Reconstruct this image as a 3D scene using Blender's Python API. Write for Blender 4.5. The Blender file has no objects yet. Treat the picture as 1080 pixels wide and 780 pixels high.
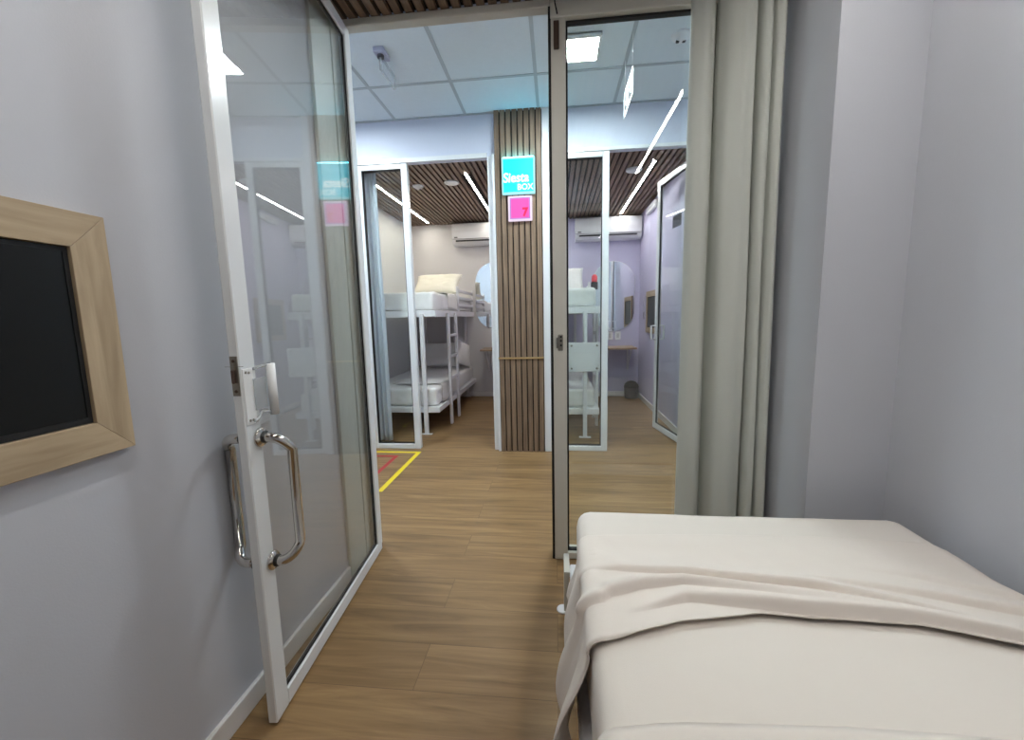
import bpy, bmesh, math, random
from mathutils import Vector, Matrix, noise
random.seed(7)
S = bpy.context.scene
COL = S.collection
PI = math.pi

# ------------------------------------------------------------------ camera
CAM_H = 1.15
F_PX, YAW, PITCH, ROLL = 435.97, math.radians(6.0946), math.radians(7.3913), math.radians(-1.22463)
fw = Vector((-math.sin(YAW) * math.cos(PITCH), math.cos(YAW) * math.cos(PITCH), -math.sin(PITCH)))
rt = Vector((math.cos(YAW), math.sin(YAW), 0))
up = rt.cross(fw)
c_, s_ = math.cos(ROLL), math.sin(ROLL)
rt2 = rt * c_ + up * s_
up2 = -rt * s_ + up * c_
cd = bpy.data.cameras.new('camera')
cam = bpy.data.objects.new('camera', cd)
COL.objects.link(cam)
cd.sensor_fit = 'HORIZONTAL'
cd.sensor_width = 36.0
cd.lens = F_PX / 1080 * 36.0
cd.clip_start = 0.02
M = Matrix((rt2, up2, -fw)).transposed().to_4x4()
M.translation = (0, 0, CAM_H)
cam.matrix_world = M
S.camera = cam

# ------------------------------------------------------------------ world and view
w = bpy.data.worlds.new('world')
S.world = w
w.use_nodes = True
w.node_tree.nodes['Background'].inputs[0].default_value = (0.75, 0.85, 1, 1)
w.node_tree.nodes['Background'].inputs[1].default_value = 0.05
S.view_settings.view_transform = 'Standard'
S.view_settings.look = 'None'
S.view_settings.gamma = 1
S.view_settings.use_curve_mapping = False
S.view_settings.exposure = 1.1
cy = S.cycles
cy.use_denoising = True
cy.max_bounces = 10
cy.diffuse_bounces = 6
cy.glossy_bounces = 6
cy.transparent_max_bounces = 24
cy.sample_clamp_indirect = 6
cy.caustics_reflective = False
cy.caustics_refractive = False

# strengths of the lamps of the place (emission of LED strips and ceiling panels)
LED_OWN, LED_A, LED_B, PANEL = 48.0, 38.0, 42.0, 105.0
COL_OWN, COL_A, COL_B, COL_PANEL = (1, .97, .92), (1, .95, .82), (1, .97, .98), (.86, .96, 1)


# ------------------------------------------------------------------ materials
def lin(r, g, b):
    f = lambda c: (c / 255 / 12.92) if c / 255 <= .04045 else ((c / 255 + .055) / 1.055) ** 2.4
    return (f(r), f(g), f(b), 1)


def newmat(name):
    m = bpy.data.materials.new(name)
    m.use_nodes = True
    nt = m.node_tree
    return m, nt, nt.nodes['Principled BSDF']


def surf(name, rgb, rough=.5, metal=0.0, var=.04, scale=6.0, bump=0.0, bscale=200.0, spec=.5, stretch=(1, 1, 1), sheen=0.0, coat=0.0):
    """painted / plastic / cloth surface with slight procedural variation"""
    m, nt, p = newmat(name)
    N, L = nt.nodes, nt.links
    tc = N.new('ShaderNodeTexCoord')
    mp = N.new('ShaderNodeMapping')
    mp.inputs['Scale'].default_value = stretch
    L.new(tc.outputs['Object'], mp.inputs[0])
    n = N.new('ShaderNodeTexNoise')
    n.inputs['Scale'].default_value = scale
    n.inputs['Detail'].default_value = 4
    L.new(mp.outputs[0], n.inputs[0])
    mr = N.new('ShaderNodeMapRange')
    mr.inputs[3].default_value = 1 - var
    mr.inputs[4].default_value = 1 + var
    L.new(n.outputs[0], mr.inputs[0])
    vm = N.new('ShaderNodeVectorMath')
    vm.operation = 'SCALE'
    vm.inputs[0].default_value = lin(*rgb)[:3]
    L.new(mr.outputs[0], vm.inputs['Scale'])
    L.new(vm.outputs[0], p.inputs['Base Color'])
    p.inputs['Roughness'].default_value = rough
    p.inputs['Metallic'].default_value = metal
    p.inputs['Specular IOR Level'].default_value = spec
    p.inputs['Sheen Weight'].default_value = sheen
    p.inputs['Coat Weight'].default_value = coat
    if bump:
        b = N.new('ShaderNodeBump')
        b.inputs['Strength'].default_value = bump
        b.inputs['Distance'].default_value = .002
        n2 = N.new('ShaderNodeTexNoise')
        n2.inputs['Scale'].default_value = bscale
        L.new(mp.outputs[0], n2.inputs[0])
        L.new(n2.outputs[0], b.inputs['Height'])
        L.new(b.outputs[0], p.inputs['Normal'])
    return m


def wood(name, dark, light, stretch=(3, 60, 60), rough=.5, contrast=(.3, .7)):
    m, nt, p = newmat(name)
    N, L = nt.nodes, nt.links
    tc = N.new('ShaderNodeTexCoord')
    mp = N.new('ShaderNodeMapping')
    mp.inputs['Scale'].default_value = stretch
    L.new(tc.outputs['Object'], mp.inputs[0])
    n = N.new('ShaderNodeTexNoise')
    n.inputs['Scale'].default_value = 1
    n.inputs['Detail'].default_value = 6
    n.inputs['Distortion'].default_value = .6
    L.new(mp.outputs[0], n.inputs[0])
    cr = N.new('ShaderNodeValToRGB')
    cr.color_ramp.elements[0].position, cr.color_ramp.elements[1].position = contrast
    cr.color_ramp.elements[0].color = lin(*dark)
    cr.color_ramp.elements[1].color = lin(*light)
    L.new(n.outputs[0], cr.inputs[0])
    L.new(cr.outputs[0], p.inputs['Base Color'])
    p.inputs['Roughness'].default_value = rough
    return m


def floor_mat():
    m, nt, p = newmat('laminate_planks')
    N, L = nt.nodes, nt.links
    tc = N.new('ShaderNodeTexCoord')
    br = N.new('ShaderNodeTexBrick')
    br.offset = .37
    br.inputs['Scale'].default_value = 1
    br.inputs['Brick Width'].default_value = 1.22
    br.inputs['Row Height'].default_value = .185
    br.inputs['Mortar Size'].default_value = .0011
    br.inputs['Mortar Smooth'].default_value = .3
    br.inputs['Color1'].default_value = (.0, .0, .0, 1)
    br.inputs['Color2'].default_value = (1, 1, 1, 1)
    br.inputs['Mortar'].default_value = (.3, .3, .3, 1)
    L.new(tc.outputs['Object'], br.inputs[0])
    # per plank offset of the grain
    ad = N.new('ShaderNodeVectorMath')
    ad.operation = 'MULTIPLY_ADD'
    L.new(br.outputs['Color'], ad.inputs[0])
    ad.inputs[1].default_value = (3, 7, 5)
    L.new(tc.outputs['Object'], ad.inputs[2])
    mp = N.new('ShaderNodeMapping')
    mp.inputs['Scale'].default_value = (1.4, 17, 1)
    L.new(ad.outputs[0], mp.inputs[0])
    n = N.new('ShaderNodeTexNoise')
    n.inputs['Scale'].default_value = 1
    n.inputs['Detail'].default_value = 8
    n.inputs['Roughness'].default_value = .62
    n.inputs['Distortion'].default_value = 1.0
    L.new(mp.outputs[0], n.inputs[0])
    cr = N.new('ShaderNodeValToRGB')
    e = cr.color_ramp.elements
    e[0].position, e[1].position = .28, .72
    e[0].color, e[1].color = lin(110, 85, 56), lin(160, 130, 90)
    e2 = cr.color_ramp.elements.new(.5)
    e2.color = lin(138, 109, 73)
    L.new(n.outputs[0], cr.inputs[0])
    mr = N.new('ShaderNodeMapRange')
    mr.inputs[3].default_value = .9
    mr.inputs[4].default_value = 1.08
    L.new(br.outputs['Color'], mr.inputs[0])
    vm = N.new('ShaderNodeVectorMath')
    vm.operation = 'SCALE'
    L.new(cr.outputs[0], vm.inputs[0])
    L.new(mr.outputs[0], vm.inputs['Scale'])
    mx = N.new('ShaderNodeMixRGB')
    L.new(br.outputs['Fac'], mx.inputs[0])
    L.new(vm.outputs[0], mx.inputs[1])
    mx.inputs[2].default_value = lin(104, 80, 54)
    L.new(mx.outputs[0], p.inputs['Base Color'])
    p.inputs['Roughness'].default_value = .42
    p.inputs['Specular IOR Level'].default_value = .35
    return m


def glass_mat(name='clear_glass', tint=(.96, .985, .97), boost=1.0, haze=0.0):
    m, nt, p = newmat(name)
    N, L = nt.nodes, nt.links
    N.remove(p)
    out = [x for x in N if x.type == 'OUTPUT_MATERIAL'][0]
    g = N.new('ShaderNodeNewGeometry')
    d = N.new('ShaderNodeVectorMath'); d.operation = 'DOT_PRODUCT'
    L.new(g.outputs['Normal'], d.inputs[0]); L.new(g.outputs['Incoming'], d.inputs[1])
    a = N.new('ShaderNodeMath'); a.operation = 'ABSOLUTE'; L.new(d.outputs['Value'], a.inputs[0])
    s = N.new('ShaderNodeMath'); s.operation = 'SUBTRACT'; s.inputs[0].default_value = 1; L.new(a.outputs[0], s.inputs[1])
    q = N.new('ShaderNodeMath'); q.operation = 'POWER'; q.inputs[1].default_value = 5; L.new(s.outputs[0], q.inputs[0])
    f = N.new('ShaderNodeMath'); f.operation = 'MULTIPLY_ADD'; f.inputs[1].default_value = .95; f.inputs[2].default_value = .045 * boost
    f.use_clamp = True
    L.new(q.outputs[0], f.inputs[0])
    t = N.new('ShaderNodeBsdfTransparent'); t.inputs[0].default_value = (*tint, 1)
    gl = N.new('ShaderNodeBsdfGlossy'); gl.inputs['Roughness'].default_value = 0.0
    base = t
    if haze:
        df = N.new('ShaderNodeBsdfDiffuse'); df.inputs[0].default_value = (.75, .78, .78, 1)
        mh = N.new('ShaderNodeMixShader'); mh.inputs[0].default_value = haze
        L.new(t.outputs[0], mh.inputs[1]); L.new(df.outputs[0], mh.inputs[2]); base = mh
    mx = N.new('ShaderNodeMixShader')
    L.new(f.outputs[0], mx.inputs[0]); L.new(base.outputs[0], mx.inputs[1]); L.new(gl.outputs[0], mx.inputs[2])
    L.new(mx.outputs[0], out.inputs[0])
    return m


def emit(name, rgb, strength):
    m, nt, p = newmat(name)
    p.inputs['Base Color'].default_value = (rgb[0] * .25, rgb[1] * .25, rgb[2] * .25, 1)
    p.inputs['Emission Color'].default_value = (*rgb, 1)
    p.inputs['Emission Strength'].default_value = strength
    return m


MT = {}
MT['wall'] = surf('lavender_wall_paint', (195, 197, 204), .85, var=.02, scale=1.5, bump=.12, bscale=260)
MT['wall_a'] = surf('warm_lavender_wall_paint', (208, 206, 206), .85, var=.02, scale=1.5, bump=.12, bscale=260)
MT['wall_b'] = surf('lilac_wall_paint', (200, 197, 220), .85, var=.02, scale=1.5, bump=.12, bscale=260)
MT['header'] = surf('header_paint', (206, 212, 226), .8, var=.015, scale=1.5)
MT['tile'] = surf('mineral_ceiling_tile', (222, 232, 236), .9, var=.03, scale=40, bump=.25, bscale=300)
MT['tbar'] = surf('ceiling_grid_bar', (176, 186, 190), .5, var=.02)
MT['floor'] = floor_mat()
MT['base'] = surf('white_baseboard', (226, 224, 222), .4, var=.02)
MT['alu'] = surf('greige_painted_aluminium', (204, 202, 193), .35, var=.015, scale=3)
MT['alu_white'] = surf('white_painted_aluminium', (226, 229, 230), .2, var=.015, scale=3)
MT['gasket'] = surf('black_rubber_gasket', (14, 14, 15), .7, var=.1)
MT['steel_white'] = surf('white_powder_coated_steel', (228, 228, 230), .35, var=.02)
MT['slat_dark'] = wood('brown_ceiling_slats', (100, 80, 66), (138, 114, 96), (60, 3, 60), .55)
MT['slat_pillar'] = wood('walnut_wall_slats', (104, 86, 70), (142, 120, 98), (60, 60, 3), .5)
MT['backing'] = surf('dark_slat_backing', (34, 27, 24), .9, var=.1)
MT['oak'] = wood('light_oak_veneer', (160, 140, 112), (192, 172, 142), (40, 40, 4), .5)
MT['oak_h'] = wood('light_oak_veneer_across', (160, 140, 112), (192, 172, 142), (40, 4, 40), .5)
MT['oak_x'] = wood('light_oak_desk_veneer', (160, 136, 112), (190, 166, 140), (4, 40, 40), .5)
MT['screen'] = surf('black_television_screen', (12, 13, 14), .28, var=.1, scale=3, spec=.4)
MT['black'] = surf('black_plastic', (20, 20, 22), .5)
MT['grey'] = surf('dark_grey_plastic', (72, 72, 78), .5)
MT['chrome'] = surf('polished_chrome', (214, 210, 204), .09, metal=1, var=.02)
MT['brass'] = surf('pale_brass', (196, 168, 120), .35, metal=.7)
MT['steel'] = surf('brushed_lock_steel', (150, 146, 138), .35, metal=.9, stretch=(1, 1, 20))
MT['brown_lock'] = surf('bronze_anodised_metal', (86, 70, 62), .4, metal=.5)
MT['sheet'] = surf('cream_cotton_sheet', (224, 216, 207), .9, var=.02, scale=3, bump=.25, bscale=900, sheen=.15)
MT['sheet2'] = surf('ivory_cotton_sheet', (226, 217, 208), .9, var=.02, scale=3, bump=.25, bscale=900, sheen=.15)
MT['white_sheet'] = surf('white_cotton_sheet', (228, 227, 224), .9, var=.03, scale=8, sheen=.1)
MT['pillow'] = surf('ivory_pillowcase', (232, 229, 214), .9, var=.03, scale=8, sheen=.1)
MT['curtain'] = surf('grey_green_curtain_cloth', (196, 199, 192), .9, var=.03, scale=2, bump=.3, bscale=700, sheen=.15, stretch=(1, 1, .3))
MT['curtain_a'] = surf('pale_grey_curtain_cloth', (226, 232, 240), .9, var=.03, scale=2, bump=.3, bscale=700, sheen=.15)
_m = MT['curtain_a']; _nt = _m.node_tree; _p = _nt.nodes['Principled BSDF']
_tr = _nt.nodes.new('ShaderNodeBsdfTranslucent'); _tr.inputs[0].default_value = lin(226, 232, 240)
_mx = _nt.nodes.new('ShaderNodeMixShader'); _mx.inputs[0].default_value = .45
_nt.links.new(_p.outputs[0], _mx.inputs[1]); _nt.links.new(_tr.outputs[0], _mx.inputs[2])
_nt.links.new(_mx.outputs[0], _nt.nodes['Material Output'].inputs[0])
MT['glass'] = glass_mat()
MT['door_glass'] = glass_mat('door_glass', (.982, .99, .985), 2.3, .0)
MT['acrylic'] = glass_mat('clear_acrylic', (.93, .95, .97), 1.6, .32)
MT['ac'] = surf('white_appliance_plastic', (228, 228, 230), .35, var=.01)
MT['led_own'] = emit('led_neutral', COL_OWN, LED_OWN)
MT['led_a'] = emit('led_warm', COL_A, LED_A)
MT['led_b'] = emit('led_cool', COL_B, LED_B)
MT['panel'] = emit('panel_light', COL_PANEL, PANEL)
MT['cyan'] = emit('cyan_sign_face', (0.0, .64, .84), .5)
MT['white_glow'] = emit('lit_white_letters', (.9, 1, 1), .62)
MT['edge_glow'] = emit('lit_pale_sign_edge', (.35, .75, .82), .5)
MT['pink'] = emit('pink_sign_face', (.84, .08, .42), .45)
MT['violet'] = emit('violet_sign_border', (.42, .18, .56), .45)
MT['red_glow'] = emit('red_number', (.70, .0, .07), .5)
MT['mirror'] = surf('silver_mirror', (236, 238, 240), .01, metal=1, var=0)
MT['yellow'] = surf('yellow_floor_tape', (232, 208, 28), .5, var=.03)
MT['red'] = surf('red_floor_tape', (178, 44, 50), .5, var=.03)
MT['coral'] = surf('coral_red_plastic', (236, 84, 92), .4, var=.03)
MT['white'] = surf('white_plastic', (235, 236, 236), .35, var=.01)


# ------------------------------------------------------------------ geometry helpers
def box(bm, x0, x1, y0, y1, z0, z1, bev=0.0, seg=1, mi=0, mat=None):
    vs = [bm.verts.new(v) for v in ((x0, y0, z0), (x1, y0, z0), (x1, y1, z0), (x0, y1, z0), (x0, y0, z1), (x1, y0, z1), (x1, y1, z1), (x0, y1, z1))]
    fs = []
    for q in ((0, 3, 2, 1), (4, 5, 6, 7), (0, 1, 5, 4), (1, 2, 6, 5), (2, 3, 7, 6), (3, 0, 4, 7)):
        f = bm.faces.new([vs[i] for i in q]); f.material_index = mi; fs.append(f)
    if bev:
        es = list({e for f in fs for e in f.edges})
        r = bmesh.ops.bevel(bm, geom=es, offset=bev, segments=seg, affect='EDGES', profile=.5)
        for f in r['faces']:
            f.material_index = mi
        vs = list({v for f in r['faces'] for v in f.verts} | {v for v in vs if v.is_valid})
    if mat is not None:
        for v in vs:
            v.co = mat @ v.co
    return bm


def cyl(bm, p0, p1, r, n=20, r2=None, mi=0):
    p0, p1 = Vector(p0), Vector(p1)
    d = (p1 - p0)
    ax = d.normalized()
    a = ax.orthogonal().normalized(); b = ax.cross(a)
    r2 = r if r2 is None else r2
    A = [bm.verts.new(p0 + (a * math.cos(2 * PI * i / n) + b * math.sin(2 * PI * i / n)) * r) for i in range(n)]
    B = [bm.verts.new(p1 + (a * math.cos(2 * PI * i / n) + b * math.sin(2 * PI * i / n)) * r2) for i in range(n)]
    for i in range(n):
        f = bm.faces.new((A[i], A[(i + 1) % n], B[(i + 1) % n], B[i])); f.smooth = True; f.material_index = mi
    f = bm.faces.new(A[::-1]); f.material_index = mi
    f = bm.faces.new(B); f.material_index = mi
    return bm


def tube(bm, pts, r, n=14):
    pts = [Vector(p) for p in pts]
    rings = []
    prev = None
    for i, p in enumerate(pts):
        t = (pts[min(i + 1, len(pts) - 1)] - pts[max(i - 1, 0)]).normalized()
        if prev is None:
            a = t.orthogonal().normalized()
        else:
            a = (prev - t * prev.dot(t)).normalized()
        prev = a
        b = t.cross(a)
        rings.append([bm.verts.new(p + (a * math.cos(2 * PI * k / n) + b * math.sin(2 * PI * k / n)) * r) for k in range(n)])
    for A, B in zip(rings, rings[1:]):
        for k in range(n):
            f = bm.faces.new((A[k], A[(k + 1) % n], B[(k + 1) % n], B[k])); f.smooth = True
    bm.faces.new(rings[0][::-1]); bm.faces.new(rings[-1])
    return bm


def lathe(bm, prof, n=32, center=(0, 0, 0), M4=None):
    rings = []
    for r, z in prof:
        ring = []
        for k in range(n):
            v = Vector((r * math.cos(2 * PI * k / n), r * math.sin(2 * PI * k / n), z))
            if M4 is not None:
                v = M4 @ v
            ring.append(bm.verts.new(v + Vector(center)))
        rings.append(ring)
    for A, B in zip(rings, rings[1:]):
        for k in range(n):
            f = bm.faces.new((A[k], A[(k + 1) % n], B[(k + 1) % n], B[k])); f.smooth = True
    bm.faces.new(rings[0][::-1]); bm.faces.new(rings[-1])
    return bm


def obj(name, bm, mat, parent=None, smooth=False):
    me = bpy.data.meshes.new(name)
    bmesh.ops.recalc_face_normals(bm, faces=bm.faces[:])
    bm.to_mesh(me); bm.free()
    for m in (mat if isinstance(mat, (list, tuple)) else [mat]):
        me.materials.append(m)
    if smooth:
        for p in me.polygons:
            p.use_smooth = True
    o = bpy.data.objects.new(name, me)
    COL.objects.link(o)
    if parent is not None:
        o.parent = parent
    return o


def tag(o, label=None, cat=None, group=None, kind=None):
    if label: o['label'] = label
    if cat: o['category'] = cat
    if group: o['group'] = group
    if kind: o['kind'] = kind
    return o


def thing(name, label, cat, loc=(0, 0, 0), rotz=0.0, group=None, kind=None):
    o = bpy.data.objects.new(name, None)
    o.empty_display_size = .1
    COL.objects.link(o)
    o.location = loc
    o.rotation_euler = (0, 0, rotz)
    return tag(o, label, cat, group, kind)


def struct(name, bm, mat, parent=None, smooth=False):
    o = obj(name, bm, mat, parent, smooth)
    if parent is None:
        o['kind'] = 'structure'
    return o


def bx(name, mat, dims, parent=None, bev=0.0, seg=1, st=False):
    bm = bmesh.new()
    box(bm, *dims, bev=bev, seg=seg)
    return struct(name, bm, mat, parent) if st else obj(name, bm, mat, parent)


def copy_tree(o, parent=None):
    c = o.copy(); COL.objects.link(c)
    if parent is not None:
        c.parent = parent
    for ch in [x for x in bpy.data.objects if x.parent == o]:
        copy_tree(ch, c)
    return c


def text_part(name, body, size, mat, parent, loc, rot, offset=0.0, extrude=.001, shear=0.0, sx=1.0, align='LEFT'):
    cu = bpy.data.curves.new(name, 'FONT')
    cu.body = body; cu.size = size; cu.offset = offset; cu.extrude = extrude; cu.shear = shear
    cu.align_x = align
    tmp = bpy.data.objects.new(name, cu)
    COL.objects.link(tmp)
    dg = bpy.context.evaluated_depsgraph_get()
    me = bpy.data.meshes.new_from_object(tmp.evaluated_get(dg))
    bpy.data.objects.remove(tmp)
    me.materials.clear(); me.materials.append(mat)
    o = bpy.data.objects.new(name, me)
    COL.objects.link(o)
    o.parent = parent
    o.location = loc; o.rotation_euler = rot; o.scale = (sx, 1, 1)
    return o


def interp(tab, x):
    if x <= tab[0][0]: return tab[0][1]
    for (a, b), (c, d) in zip(tab, tab[1:]):
        if x <= c:
            return b + (d - b) * (x - a) / (c - a)
    return tab[-1][1]


def sstep(a, b, x):
    t = min(1, max(0, (x - a) / (b - a)))
    return t * t * (3 - 2 * t)


def soft_box(dims, r, n=(20, 40, 6), amp=.004, sc=4.0, seed=0, fn=None):
    """rounded box with a slightly wrinkled cloth surface"""
    x0, x1, y0, y1, z0, z1 = dims
    bm = bmesh.new()
    nx, ny, nz = n
    idx = {}
    def V(i, j, k):
        key = (i, j, k)
        if key not in idx:
            p = Vector((x0 + (x1 - x0) * i / nx, y0 + (y1 - y0) * j / ny, z0 + (z1 - z0) * k / nz))
            q = Vector((min(max(p.x, x0 + r), x1 - r), min(max(p.y, y0 + r), y1 - r), min(max(p.z, z0 + r), z1 - r)))
            d = p - q
            nrm = d.normalized() if d.length > 1e-9 else Vector((0, 0, 1))
            if d.length > r: d = nrm * r
            p = q + d
            h = noise.noise(p * sc + Vector((seed, 0, 0))) * amp + noise.noise(Vector((p.x * sc * 3, p.y * sc * 3, p.z * sc * 3 + seed))) * amp * .4
            p = p + nrm * h
            p.z = max(p.z, z0)
            if fn: p = fn(p)
            idx[key] = bm.verts.new(p)
        return idx[key]
    for i in range(nx):
        for j in range(ny):
            bm.faces.new((V(i, j, 0), V(i, j + 1, 0), V(i + 1, j + 1, 0), V(i + 1, j, 0)))
            bm.faces.new((V(i, j, nz), V(i + 1, j, nz), V(i + 1, j + 1, nz), V(i, j + 1, nz)))
    for i in range(nx):
        for k in range(nz):
            bm.faces.new((V(i, 0, k), V(i + 1, 0, k), V(i + 1, 0, k + 1), V(i, 0, k + 1)))
            bm.faces.new((V(i, ny, k), V(i, ny, k + 1), V(i + 1, ny, k + 1), V(i + 1, ny, k)))
    for j in range(ny):
        for k in range(nz):
            bm.faces.new((V(0, j, k), V(0, j, k + 1), V(0, j + 1, k + 1), V(0, j + 1, k)))
            bm.faces.new((V(nx, j, k), V(nx, j + 1, k), V(nx, j + 1, k + 1), V(nx, j, k + 1)))
    return bm


def pillow_bm(wd, dp, th, seed=0, n=22):
    """pillow lying in the xy plane, wd along x, dp along y, thickness th, with pinched seam corners"""
    bm = bmesh.new()
    g = {}
    for s in (1, -1):
        for i in range(n + 1):
            for j in range(n + 1):
                u, v = -1 + 2 * i / n, -1 + 2 * j / n
                edge = (i in (0, n) or j in (0, n))
                if edge and s == -1:
                    g[(s, i, j)] = g[(1, i, j)]; continue
                h = (max(0, (1 - u ** 4)) * max(0, (1 - v ** 4))) ** .55
                pin = 1 - .07 * (1 - abs(v)) * 0 - .06 * (abs(u) ** 2) * (1 - v * v) * 0
                x = u * wd / 2 * (1 - .05 * (1 - v * v) * 0 - .03 * v * v * (1 - abs(u)))
                y = v * dp / 2 * (1 - .06 * (1 - u * u) * abs(v))
                x = u * wd / 2 * (1 - .06 * (1 - v * v) * abs(u))
                z = s * th / 2 * h * (1 + .12 * noise.noise(Vector((u * 2, v * 2, seed))))
                z += .006 * noise.noise(Vector((u * 5, v * 5, seed + 3 + s))) * (h > .05)
                g[(s, i, j)] = bm.verts.new((x, y, z))
    for s in (1, -1):
        for i in range(n):
            for j in range(n):
                q = [g[(s, i, j)], g[(s, i + 1, j)], g[(s, i + 1, j + 1)], g[(s, i, j + 1)]]
                bm.faces.new(q if s == 1 else q[::-1])
    return bm


# ------------------------------------------------------------------ the shell
XL, XR = -.921, 1.13            # our cubicle, left and right walls
YB, YP = -1.5, 1.88             # wall behind us, partition plane
D2, D3 = 3.448, 5.88            # facing fronts, back wall of facing cubicles
ZO = 2.417                      # our slatted ceiling
ZC, ZS = 2.736, 2.442           # tiled corridor ceiling, slatted ceilings
CX0, CX1 = -3.6, 3.8
AX0, AX1 = -2.05, -.49
BX0, BX1 = -.46, 1.145

bx('floor', MT['floor'], (CX0 - .2, CX1 + .2, YB - .2, D3 + .2, -.05, 0), st=True)
bx('wall_left', MT['wall'], (XL - .1, XL, YB, YP + .06, 0, ZS + .35), st=True)
bx('wall_beside_glass', MT['wall'], (.80, .875, YP - .035, YP + .06, 0, 2.338), st=True)
bx('wall_behind', MT['wall'], (XL - .1, XR + .2, YB - .1, YB, 0, ZS + .35), st=True)
bx('wall_right', MT['wall'], (XR, XR + .1, YB, YP + .06, 0, ZS + .35), st=True)
bx('wall_right_pier', MT['wall'], (.875, XR, 1.49, YP + .06, 0, ZS + .35), st=True)
bx('wall_partition_header', MT['header'], (XL, .875, YP + .02, YP + .06, 2.420, ZC), st=True)
bx('wall_corridor_left_of_door', MT['header'], (CX0, XL - .1, YP - .04, YP + .06, 0, ZC), st=True)
bx('wall_corridor_right_of_door', MT['header'], (XR + .1, CX1, YP - .04, YP + .06, 0, ZC), st=True)
bx('wall_corridor_end_left', MT['header'], (CX0 - .1, CX0, YP, D2 + .1, 0, ZC), st=True)
bx('wall_corridor_end_right', MT['header'], (CX1, CX1 + .1, YP, D2 + .1, 0, ZC), st=True)
bx('wall_front_header', MT['header'], (AX0 + .2, BX1 + .01, D2, D2 + .08, 2.415, ZC), st=True)
bx('wall_front_left', MT['header'], (CX0, -1.635, D2, D2 + .08, 0, ZC), st=True)
bx('wall_front_right', MT['header'], (BX1 + .01, CX1, D2, D2 + .08, 0, ZC), st=True)
bx('wall_front_middle', MT['header'], (-.49, -.09, D2 + .02, D2 + .08, 0, 2.415), st=True)
bx('wall_back', MT['wall_a'], (AX0 - .1, AX1 + .0, D3, D3 + .1, 0, ZS + .1), st=True)
bx('wall_back_lilac', MT['wall_b'], (AX1, BX1 + .1, D3, D3 + .1, 0, ZS + .1), st=True)
bx('wall_left_room_side', MT['wall_a'], (AX0 - .1, AX0, D2 + .08, D3, 0, ZS + .1), st=True)
bx('wall_divider', MT['wall_b'], (AX1, BX0, D2 + .08, D3, 0, ZS + .02), st=True)
bx('wall_right_room_side', MT['wall_b'], (BX1, BX1 + .1, D2 + .08, D3, 0, ZS + .1), st=True)


def slat_ceiling(name, x0, x1, y0, y1, gaps=(), ZS=ZS):
    bm = bmesh.new()
    box(bm, x0, x1, y0, y1, ZS + .022, ZS + .04, mi=1)
    n = int((x1 - x0) / .05)
    for i in range(n + 1):
        a = x0 + .008 + i * .05
        b = min(a + .032, x1)
        if a >= x1: continue
        segs = [(y0, y1)]
        for gx0, gx1, gy0, gy1 in gaps:
            if b > gx0 and a < gx1:
                segs = [(y0, gy0), (gy1, y1)]
        for s0, s1 in segs:
            if s1 - s0 > .01:
                box(bm, a, b, s0, s1, ZS, ZS + .0225)
    return struct(name, bm, [MT['slat_dark'], MT['backing']])


LED_W = .025
own_leds = [(.742, -.30, 1.30), (-.34, -.30, 1.30)]
a_leds = [(-1.724, 3.95, 5.73), (-.80, 3.9, 5.70)]
b_leds = [(.854, 3.85, 5.70), (-.10, 3.85, 5.70)]
gp = lambda L: [(x - LED_W / 2 - .003, x + LED_W / 2 + .003, a - .003, b + .003) for x, a, b in L]
slat_ceiling('ceiling', XL, .875, YB, YP - .005, gp(own_leds), ZO)
slat_ceiling('ceiling_pier_side', .875, XR, YB, 1.49, (), ZO)
slat_ceiling('ceiling_left_room', AX0, AX1, D2 + .08, D3, gp(a_leds))
slat_ceiling('ceiling_right_room', BX0, BX1, D2 + .08, D3, gp(b_leds))

# tiled corridor ceiling: mineral tiles between painted T bars
bx('ceiling_corridor', MT['tile'], (CX0, CX1, YP + .06, D2, ZC, ZC + .05), st=True)
bm = bmesh.new()
gx = -.12 - .575 * 6
while gx < CX1:
    box(bm, gx - .011, gx + .011, YP + .06, D2, ZC - .004, ZC + .001)
    gx += .575
box(bm, CX0, CX1, 2.968 - .011, 2.968 + .011, ZC - .0042, ZC + .001)
box(bm, CX0, CX1, 2.35 - .011, 2.35 + .011, ZC - .0042, ZC + .001)
box(bm, CX0, CX1, D2 - .02, D2, ZC - .006, ZC + .001)
struct('ceiling_corridor_grid', bm, MT['tbar'])


def led(x, a, b, mat, label, group, z=ZS):
    t = thing('led_strip_light', label, 'ceiling light', (x, (a + b) / 2, z), 0, group)
    l = (b - a) / 2
    bx('diffuser', mat, (-LED_W / 2 + .002, LED_W / 2 - .002, -l, l, -.002, .012), t)
    bm = bmesh.new()
    box(bm, -LED_W / 2, -LED_W / 2 + .002, -l, l, -.003, .018)
    box(bm, LED_W / 2 - .002, LED_W / 2, -l, l, -.003, .018)
    box(bm, -LED_W / 2, LED_W / 2, -l, l, .0125, .02)
    obj('housing', bm, MT['white'], t)
    return t


led(*own_leds[0], MT['led_own'], 'recessed white LED line in the slatted ceiling above the near bed', 'LED lines over the near bed', ZO)
led(*own_leds[1], MT['led_own'], 'recessed white LED line in the slatted ceiling beside the open glass door', 'LED lines over the near bed', ZO)
led(*a_leds[0], MT['led_a'], 'warm LED line on the slatted ceiling above the left bunk beds', 'LED lines in the left cubicle')
led(*a_leds[1], MT['led_a'], 'warm LED line on the left cubicle ceiling nearest the slatted pillar', 'LED lines in the left cubicle')
led(*b_leds[0], MT['led_b'], 'white LED line on the slatted ceiling of the right cubicle', 'LED lines in the right cubicle')
led(*b_leds[1], MT['led_b'], 'white LED line over the right cubicle bunk, hidden by the pillar', 'LED lines in the right cubicle')


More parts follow.
